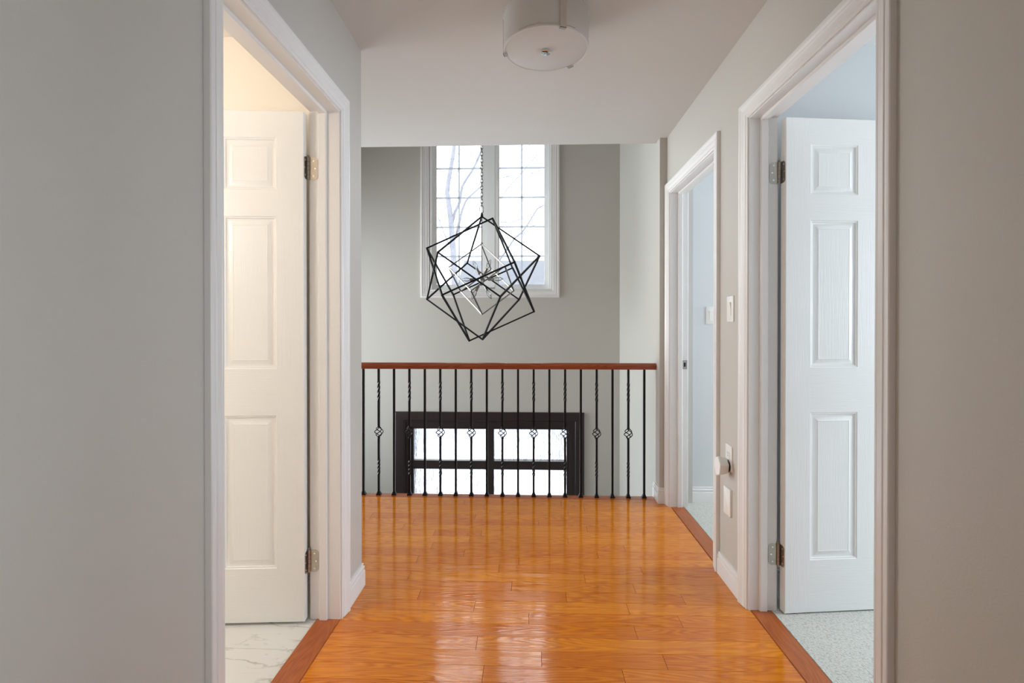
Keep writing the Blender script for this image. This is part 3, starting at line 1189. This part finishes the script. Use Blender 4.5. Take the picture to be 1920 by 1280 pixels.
for d in dirs:
    d = Vector(d).normalized()
    M = align(d, HC)
    bm = bmesh.new()
    lathe(bm, [(0.0035, 0.02), (0.0035, 0.052), (0.0075, 0.055), (0.0115, 0.060), (0.0115, 0.098), (0.0125, 0.1), (0.0125, 0.106), (0.009, 0.107)], 18, M)
    s_ = obj('lamp_socket', bm, M_aged, ch, smooth=35)
    bm = bmesh.new()
    lathe(bm, [(0.0075, 0.104), (0.010, 0.112), (0.0155, 0.124), (0.0175, 0.136), (0.0165, 0.148), (0.012, 0.164), (0.006, 0.180), (0.0015, 0.190)], 18, M)
    bo = obj('bulb', bm, M_bulb, s_, smooth=60)


def link(bm, c, L, Wd, r, rot):
    pts = []
    n = 6
    for k in range(n + 1):
        a = k * PI / n
        pts.append((Wd / 2 * math.cos(a), L / 2 - Wd / 2 + Wd / 2 * math.sin(a)))
    for k in range(n + 1):
        a = PI + k * PI / n
        pts.append((Wd / 2 * math.cos(a), -L / 2 + Wd / 2 + Wd / 2 * math.sin(a)))
    P = [Vector(c) + Vector((x * math.cos(rot), x * math.sin(rot), z)) for x, z in pts]
    tube(bm, P, r, 6, closed=True)


bm = bmesh.new()
link(bm, (HX - 0.002, HY, 2.166), 0.064, 0.030, 0.0034, 0.0)
obj('loop', bm, M_aged, ch, smooth=50)
bm = bmesh.new()
z = 2.205
i = 0
while z < TOP - 0.04:
    link(bm, (HX - 0.001, HY, z), 0.038, 0.019, 0.0030, 1.25 if i % 2 == 0 else -0.32)
    z += 0.0285
    i += 1
obj('chain', bm, M_aged, ch, smooth=50)
bm = bmesh.new()
lathe(bm, [(0.008, TOP - 0.04), (0.03, TOP - 0.035), (0.065, TOP - 0.012), (0.065, TOP - 0.0005)], 32, Matrix.Translation((HX, HY, 0)))
obj('canopy', bm, M_black, ch, smooth=35)

# ------------------------------------------------------------------ drum ceiling light
LXc, LYc, LR = 0.0625, 2.050, 0.171
T0 = Matrix.Translation((LXc, LYc, 0))
lt = empty('ceiling_light', (LXc, LYc, H))
tag(lt, 'round frosted glass drum light with chrome straps flush on the hall ceiling', 'ceiling light')
bm = bmesh.new()
lathe(bm, [(LR - 0.004, 2.308), (LR, 2.308), (LR, 2.432), (LR - 0.004, 2.432)], 96, T0, capb=False, capt=False)
lathe(bm, [(LR - 0.004, 2.432), (LR - 0.004, 2.308)], 96, T0, capb=False, capt=False)
obj('drum_shade', bm, M_frost, lt, smooth=35)
bm = bmesh.new()
lathe(bm, [(0.0005, 2.3005), (LR - 0.012, 2.3005), (LR - 0.009, 2.302), (LR - 0.009, 2.307), (0.0005, 2.307)], 96, T0)
obj('diffuser', bm, M_frost, lt, smooth=35)
bm = bmesh.new()
lathe(bm, [(LR - 0.0085, 2.3035), (LR - 0.0085, 2.301), (LR - 0.002, 2.300), (LR + 0.001, 2.302), (LR + 0.001, 2.308), (LR - 0.009, 2.308)], 96, T0, capb=False, capt=False)
o = obj('glass_rim', bm, M_frost, lt, smooth=35)
bm = bmesh.new()
lathe(bm, [(0.018, 2.289), (0.0195, 2.290), (0.0195, 2.2985), (0.016, 2.3005)], 40, T0)
obj('finial', bm, M_chrome, lt, smooth=35)
bm = bmesh.new()
lathe(bm, [(LR - 0.012, 2.432), (LR + 0.0015, 2.432), (LR + 0.0015, 2.4395), (LR - 0.012, 2.4395)], 96, T0)
obj('ceiling_plate', bm, M_frost, lt, smooth=35)


def arc_band(bm, a0, a1, r0, r1, z0, z1, n=10):
    rings = []
    for k in range(n + 1):
        a = a0 + (a1 - a0) * k / n
        c, s_ = math.cos(a), math.sin(a)
        rings.append([(LXc + r * c, LYc + r * s_, z) for r, z in ((r0, z0), (r1, z0), (r1, z1), (r0, z1))])
    loft(bm, rings)


for deg in (-70, 50, 172):
    a = math.radians(deg)
    bm = bmesh.new()
    da = 0.0125 / LR
    arc_band(bm, a - da, a + da, LR + 0.0015, LR + 0.0035, 2.304, 2.4395)
    arc_band(bm, a - da, a + da, LR - 0.010, LR + 0.0035, 2.2975, 2.2998)
    arc_band(bm, a - da, a + da, LR + 0.0015, LR + 0.0035, 2.2975, 2.304)
    obj('strap', bm, M_chrome, lt, smooth=35)
bm = bmesh.new()
arc_band(bm, math.radians(-128), math.radians(-52), LR + 0.0002, LR + 0.0014, 2.3085, 2.3115, 24)
obj('retaining_ring', bm, M_chrome, lt, smooth=35)

# ------------------------------------------------------------------ wall devices on the right wall


def wall_basis(x, y, z):
    """local u along -Y (towards the camera), v up, n = -X out of the right wall"""
    return Matrix(((0, 0, -1, x), (-1, 0, 0, y), (0, 1, 0, z), (0, 0, 0, 1)))


def rounded_plate(bm, w_, h_, t, M, r=0.004, bev=0.002, mi=0):
    pts = []
    for cx, cy, a0 in ((w_ / 2 - r, h_ / 2 - r, 0), (-w_ / 2 + r, h_ / 2 - r, PI / 2), (-w_ / 2 + r, -h_ / 2 + r, PI), (w_ / 2 - r, -h_ / 2 + r, 1.5 * PI)):
        for k in range(5):
            a = a0 + k * PI / 8
            pts.append((cx, cy, math.cos(a), math.sin(a)))
    rings = []
    for z, ins in ((0, 0), (t - bev, 0), (t - bev * 0.3, bev * 0.4), (t, bev)):
        rr = max(r - ins, 0.0002)
        rings.append([M @ Vector((cx + rr * ca, cy + rr * sa, z)) for cx, cy, ca, sa in pts])
    loft(bm, rings, mi=mi)


def light_switch(name, M, label):
    root = empty(name, M.translation)
    tag(root, label, 'light switch')
    bm = bmesh.new()
    rounded_plate(bm, 0.073, 0.117, 0.006, M)
    for v in (0.048, -0.048):
        lathe(bm, [(0.0028, 0.0055), (0.0028, 0.0066), (0.0010, 0.0070)], 12, M @ Matrix.Translation((0, v, 0)))
    obj('cover_plate', bm, M_plastic, root, smooth=35)
    bm = bmesh.new()
    # rocker paddle tilted, within its own frame
    ring = [(-0.0165, -0.033), (0.0165, -0.033), (0.0165, 0.033), (-0.0165, 0.033)]
    loft(bm, [[M @ Vector((u, v, 0.004)) for u, v in ring], [M @ Vector((u, v, 0.0064)) for u, v in ring]])
    pr = [(-0.030, 0.006), (-0.030, 0.0075), (0.0, 0.0085), (0.030, 0.0125), (0.030, 0.006)]
    loft(bm, [[M @ Vector((u, v, n_)) for v, n_ in pr] for u in (-0.014, 0.014)])
    obj('rocker', bm, M_plastic, root, smooth=30)
    return root


light_switch('light_switch', wall_basis(XR - 0.0002, 2.330, 1.265), 'white light switch on the hall wall between the two right-hand doorways')
Mb = Matrix(((1, 0, 0, 1.213), (0, 0, -1, 3.4368), (0, 1, 0, 1.256), (0, 0, 0, 1)))
light_switch('light_switch', Mb, 'white light switch on the blue-grey wall seen inside the far right doorway')

Mo = wall_basis(XR - 0.0002, 2.343, 0.585)
ol = empty('wall_outlet', Mo.translation)
tag(ol, 'white duplex wall outlet low on the right wall, half covered by a plugged-in freshener', 'outlet')
bm = bmesh.new()
rounded_plate(bm, 0.072, 0.117, 0.006, Mo)
obj('cover_plate', bm, M_plastic, ol, smooth=35)
for v in (0.020, -0.020):
    bm = bmesh.new()
    Mr = Mo @ Matrix.Translation((0, v, 0.0055))
    rounded_plate(bm, 0.034, 0.029, 0.0022, Mr, 0.010, 0.0006)
    so = obj('socket', bm, M_plastic, ol, smooth=35)
    bm = bmesh.new()
    for u, w_, h_ in ((-0.0065, 0.0022, 0.009), (0.0065, 0.0022, 0.0075)):
        box(bm, u - w_ / 2, u + w_ / 2, 0.003 - h_ / 2, 0.003 + h_ / 2, 0.0021, 0.0024, 0, Mr)
    lathe(bm, [(0.0025, 0.0021), (0.0025, 0.0024)], 10, Mr @ Matrix.Translation((0, -0.0085, 0)))
    obj('slots', bm, M_hole, so)

Mp = wall_basis(XR, 2.343, 0.548)
pf_ = empty('air_freshener', Mp @ Vector((0, 0, 0.01)))
tag(pf_, 'white hexagonal plug-in air freshener in the low outlet on the right wall', 'air freshener')
bm = bmesh.new()


def hexring(R_, n_, rot, sub=1):
    return [Mp @ Vector((R_ * math.cos(2 * PI * k / 6 + rot), 0.0 + 1.12 * R_ * math.sin(2 * PI * k / 6 + rot), n_)) for k in range(6)]


rt = math.radians(78)
loft(bm, [hexring(0.030, 0.013, rt), hexring(0.036, 0.018, rt), hexring(0.0415, 0.048, rt), hexring(0.0425, 0.054, rt), hexring(0.040, 0.0575, rt)])
bmesh.ops.bevel(bm, geom=list(bm.edges), offset=0.0022, segments=2, affect='EDGES')
obj('shell', bm, M_plastic, pf_, smooth=35)
bm = bmesh.new()
lathe(bm, [(0.026, 0.0065), (0.028, 0.008), (0.028, 0.013), (0.02, 0.015)], 32, Mp)
obj('base', bm, M_hole, pf_, smooth=35)
bm = bmesh.new()
for u in (-0.0065, 0.0065):
    box(bm, u - 0.001, u + 0.001, 0.013, 0.019, 0.0, 0.0085, 0, Mp @ Matrix.Translation((0, 0, 0)))
obj('prong', bm, M_nickel, pf_)

Mk = wall_basis(XR - 0.0002, 2.352, 0.383)
bm = bmesh.new()
rounded_plate(bm, 0.078, 0.125, 0.010, Mk, 0.005, 0.002)
lathe(bm, [(0.0028, 0.0095), (0.0028, 0.0104), (0.001, 0.0107)], 12, Mk @ Matrix.Translation((0, 0.045, 0)))
lathe(bm, [(0.0028, 0.0095), (0.0028, 0.0104), (0.001, 0.0107)], 12, Mk @ Matrix.Translation((0, -0.045, 0)))
o = obj('blank_wall_plate', bm, M_plastic, None, smooth=35)
tag(o, 'plain white blank wall plate just above the baseboard, below the outlet', 'wall plate')

# window-like frames and a door casing added round the area lamps, out of view


def lamp_surround(name, axis, w_, s_, u0, u1, z0, z1, label):
    """frame with a cross of bars on the wall plane axis=w_, standing out towards s_"""
    bm = bmesh.new()

    def bb(a, b_, c, d, t0, t1):
        p, q = sorted((w_ + s_ * t0, w_ + s_ * t1))
        if axis == 'x':
            box(bm, p, q, a, b_, c, d)
        else:
            box(bm, a, b_, p, q, c, d)
    f = 0.075
    bb(u0 - f, u0, z0 - f, z1 + f, 0, 0.035)
    bb(u1, u1 + f, z0 - f, z1 + f, 0, 0.035)
    bb(u0, u1, z0 - f, z0, 0, 0.035)
    bb(u0, u1, z1, z1 + f, 0, 0.035)
    um = (u0 + u1) / 2
    zm = (z0 + z1) / 2
    bb(um - 0.02, um + 0.02, z0, z1, 0.026, 0.040)
    bb(u0, um - 0.02, zm - 0.015, zm + 0.015, 0.026, 0.038)
    bb(um + 0.02, u1, zm - 0.015, zm + 0.015, 0.026, 0.038)
    o = obj(name, bm, M_trim)
    tag(o, label, None, None, 'structure')


lamp_surround('lamp_frame_bedroom', 'x', 4.0, -1, 0.65, 2.27, 0.75, 2.05, 'added window-like frame round the assumed bedroom daylight lamp, out of view to the right')  # frame added round the bedroom lamp, no window in this wall
lamp_surround('lamp_frame_side_room', 'x', 3.1, -1, 2.55, 3.35, 0.75, 2.25, 'added window-like frame round the assumed side room daylight lamp, out of view to the right')  # surround added for the side room lamp on an unbroken wall
lamp_surround('lamp_frame_rear', 'y', -2.5, 1, -0.5, 0.7, 0.75, 2.25, 'added window-like frame round the fill lamp behind the camera')  # frame added to surround the rear fill lamp
lamp_surround('lamp_frame_hall', 'x', LX, 1, 2.5, 3.4, 0.45, 1.95, 'added window-like frame round the side hall fill lamp, out of view to the left')  # added surround for the side hall fill lamp
lamp_surround('lamp_frame_stair', 'x', LX, 1, 3.62, 4.80, -0.2, 2.2, 'added window-like frame round the stairwell fill lamp, out of view to the left')  # added surround for the stairwell fill lamp
dr = empty('lamp_casing_rear', (XR, -0.3, 0))  # casing added round a fill lamp; the wall behind it is solid
tag(dr, 'added door casing round a fill lamp on the right wall behind the camera', None, None, 'structure')
casing(dr, XR, -1, -0.66, 0.06, 2.03)

# ------------------------------------------------------------------ added bathroom pendant round the assumed warm light
pl = empty('added_pendant_lamp', (-1.95, 1.0, H))  # unseen fixture added to hold the bathroom light
tag(pl, 'added clear globe pendant lamp hanging in the bathroom, hidden behind the left wall', 'lamp')
PT = Matrix.Translation((-1.95, 1.0, 0))
bm = bmesh.new()
lathe(bm, [(0.01, 2.40), (0.055, 2.41), (0.055, 2.4395)], 24, PT)
obj('canopy', bm, M_nickel, pl, smooth=35)
bm = bmesh.new()
lathe(bm, [(0.005, 1.97), (0.005, 2.402)], 10, PT)
lathe(bm, [(0.035, 1.945), (0.035, 1.965), (0.012, 1.975)], 20, PT)
obj('stem', bm, M_nickel, pl, smooth=35)
bm = bmesh.new()
lathe(bm, [(0.15 * math.sin(a), 1.8 - 0.15 * math.cos(a)) for a in [0.02 + k * 2.87 / 20 for k in range(21)]], 32, PT, capb=False, capt=False)
obj('globe_shade', bm, M_bulb, pl, smooth=60)
bl = bpy.data.lights.new('bathroom_assumed_light', 'POINT')  # warm light source assumed in the bathroom
bl.shadow_soft_size = 0.12
bl.energy = 31
bl.color = (1.0, 0.94, 0.88)
blo = bpy.data.objects.new('bathroom_assumed_light', bl)
C.objects.link(blo)
blo.location = (-1.95, 1.0, 1.8)

# ------------------------------------------------------------------ outside
bm = bmesh.new()
box(bm, -60, 60, FAR + ft, 90, LOW - 0.5, LOW - 0.3)
o = obj('ground_outside', bm, M_snow)
tag(o, 'snowy ground outside the stairwell window', None, None, 'structure')
bm = bmesh.new()
box(bm, -1.75, -1.35, 5.6, 5.95, LOW - 0.3, 0.6)
o = obj('column_porch', bm, M_porch)
tag(o, 'dark porch pier dimly seen through the left edge of the rain glass', None, None, 'structure')
bm = bmesh.new()
box(bm, 0.5, 0.9, 5.6, 5.95, LOW - 0.3, 0.6)
o = obj('column_porch', bm, M_porch)
tag(o, 'dark porch pier dimly seen through the right edge of the rain glass', None, None, 'structure')

random.seed(21)
LIMBS = {
    't1': [(-2.85, 19.00, 2.58), (-2.90, 19.11, 3.40), (-2.96, 19.22, 4.23), (-3.04, 19.33, 5.07), (-3.17, 19.44, 6.02), (-3.24, 19.56, 6.37), (-3.19, 19.67, 6.86), (-3.05, 19.78, 7.79), (-3.00, 19.89, 8.27), (-2.99, 20.00, 9.01)],
    't1b': [(-3.06, 19.50, 5.00), (-2.92, 19.36, 5.48), (-2.69, 19.21, 5.89), (-2.59, 19.07, 6.42), (-2.39, 18.93, 6.69), (-2.17, 18.79, 6.93), (-1.90, 18.64, 7.38), (-1.74, 18.50, 7.82)],
    't1c': [(-2.99, 19.40, 4.26), (-2.83, 19.60, 4.91), (-2.69, 19.80, 5.66), (-2.57, 20.00, 6.10), (-2.33, 20.20, 6.43), (-2.01, 20.40, 6.76), (-1.72, 20.60, 7.26)],
    't1d': [(-2.95, 19.30, 3.83), (-3.16, 19.07, 4.41), (-3.36, 18.83, 4.97), (-3.48, 18.60, 5.32)],
    'a': [(-1.71, 22.00, 3.26), (-1.28, 21.88, 4.08), (-0.90, 21.75, 4.59), (-0.67, 21.62, 4.91), (-0.33, 21.50, 5.16), (-0.12, 21.38, 5.43), (0.29, 21.25, 6.07), (0.59, 21.12, 6.19), (1.01, 21.00, 6.47)],
    'b': [(-1.73, 22.00, 5.59), (-1.39, 22.12, 5.70), (-0.92, 22.24, 5.69), (-0.34, 22.36, 5.88), (0.11, 22.48, 6.12), (0.49, 22.60, 6.52)],
    'c': [(-0.12, 21.30, 5.41), (-0.08, 21.18, 5.27), (0.24, 21.05, 5.36), (0.59, 20.93, 5.38), (0.89, 20.80, 5.50)],
    'd': [(-1.70, 22.00, 7.68), (-1.33, 22.16, 8.23), (-1.09, 22.32, 8.54), (-0.48, 22.48, 8.91), (-0.07, 22.64, 9.20), (0.38, 22.80, 9.68)],
    'e': [(-1.70, 22.00, 6.05), (-1.02, 21.83, 7.04), (-0.30, 21.67, 7.79), (-0.19, 21.50, 7.87), (0.11, 21.33, 8.14), (0.48, 21.17, 8.56), (0.79, 21.00, 9.01)],
    'f': [(-1.73, 22.00, 7.33), (-1.31, 21.88, 7.56), (-1.04, 21.75, 7.55), (-0.44, 21.62, 7.71), (0.13, 21.50, 7.62)],
    't2': [(-1.71, 22.00, 1.40), (-1.68, 22.00, 3.26), (-1.73, 22.00, 4.66), (-1.70, 22.00, 6.05), (-1.75, 22.00, 7.44), (-1.70, 22.00, 8.84), (-1.68, 22.00, 9.99)],
}


def twigs(bm, p, d, L, r, depth):
    pts = [Vector(p)]
    d = Vector(d).normalized()
    for k in range(5):
        d = (d + Vector((random.uniform(-1, 1), random.uniform(-1, 1), random.uniform(-0.3, 0.8))) * 0.16).normalized()
        pts.append(pts[-1] + d * L / 5)
    tube(bm, pts, [r * (1 - 0.15 * k) for k in range(6)], 5)
    if depth:
        for j in range(3):
            k = random.randint(1, 4)
            twigs(bm, pts[k], d + Vector((random.uniform(-1, 1), random.uniform(-0.6, 0.6), random.uniform(-0.2, 0.7))), L * 0.6, r * 0.6, depth - 1)


def limb(bm, key, r0, r1, ntw, base=None):
    pts = [Vector(p) for p in LIMBS[key]]
    if base is not None:
        pts = [Vector((pts[0].x + 0.05, pts[0].y, base)), Vector((pts[0].x, pts[0].y, (base + pts[0].z) / 2))] + pts
    n = len(pts)
    tube(bm, pts, [r0 + (r1 - r0) * (k / (n - 1)) for k in range(n)], 10)
    for j in range(ntw):
        k = random.randint(1, n - 2)
        p = pts[k].lerp(pts[k + 1], random.random())
        if p.z < 3:
            continue
        d = (pts[k + 1] - pts[k]).normalized() + Vector((random.uniform(-1.1, 1.1), random.uniform(-0.8, 0.8), random.uniform(-0.1, 0.8)))
        twigs(bm, p, d, random.uniform(0.6, 1.5), 0.012, 1)


bm = bmesh.new()
limb(bm, 't1', 0.14, 0.06, 10, LOW - 0.35)
limb(bm, 't1b', 0.06, 0.03, 5)
limb(bm, 't1c', 0.06, 0.025, 5)
limb(bm, 't1d', 0.025, 0.012, 3)
o = obj('bare_tree', bm, M_bark, None, smooth=60)
tag(o, 'bare winter tree with a forked trunk outside the left window sash', 'tree', 'bare trees outside the window')
bm = bmesh.new()
limb(bm, 't2', 0.14, 0.06, 4, LOW - 0.35)
limb(bm, 'a', 0.045, 0.022, 5)
for k_ in 'bcdef':
    limb(bm, k_, 0.022, 0.012, 3)
o = obj('bare_tree', bm, M_bark, None, smooth=60)
tag(o, 'bare winter tree whose thin branches cross the right window sash', 'tree', 'bare trees outside the window')

hs = empty('neighbour_house', (0.6, 26, LOW - 0.3))
tag(hs, 'pale neighbouring house with a snowy roof outside the bottom of the window', 'house')
bm = bmesh.new()
box(bm, -3.2, 5.5, 24, 31, LOW - 0.3, 2.6)
obj('wall', bm, M_siding, hs)
bm = bmesh.new()
zr, zp = 2.5, 4.7
rings = []
for x in (-3.6, 5.9):
    rings.append([(x, 23.6, zr), (x, 27.5, zp), (x, 31.4, zr), (x, 31.4, zr - 0.15), (x, 27.5, zp - 0.15), (x, 23.6, zr - 0.15)])
loft(bm, rings)
obj('roof', bm, M_roof, hs)
for xx in (-1.6, 1.2, 4.0):
    bm = bmesh.new()
    box(bm, xx - 0.5, xx + 0.5, 23.93, 23.99, 0.6, 2.0)
    obj('window', bm, M_glass, hs)
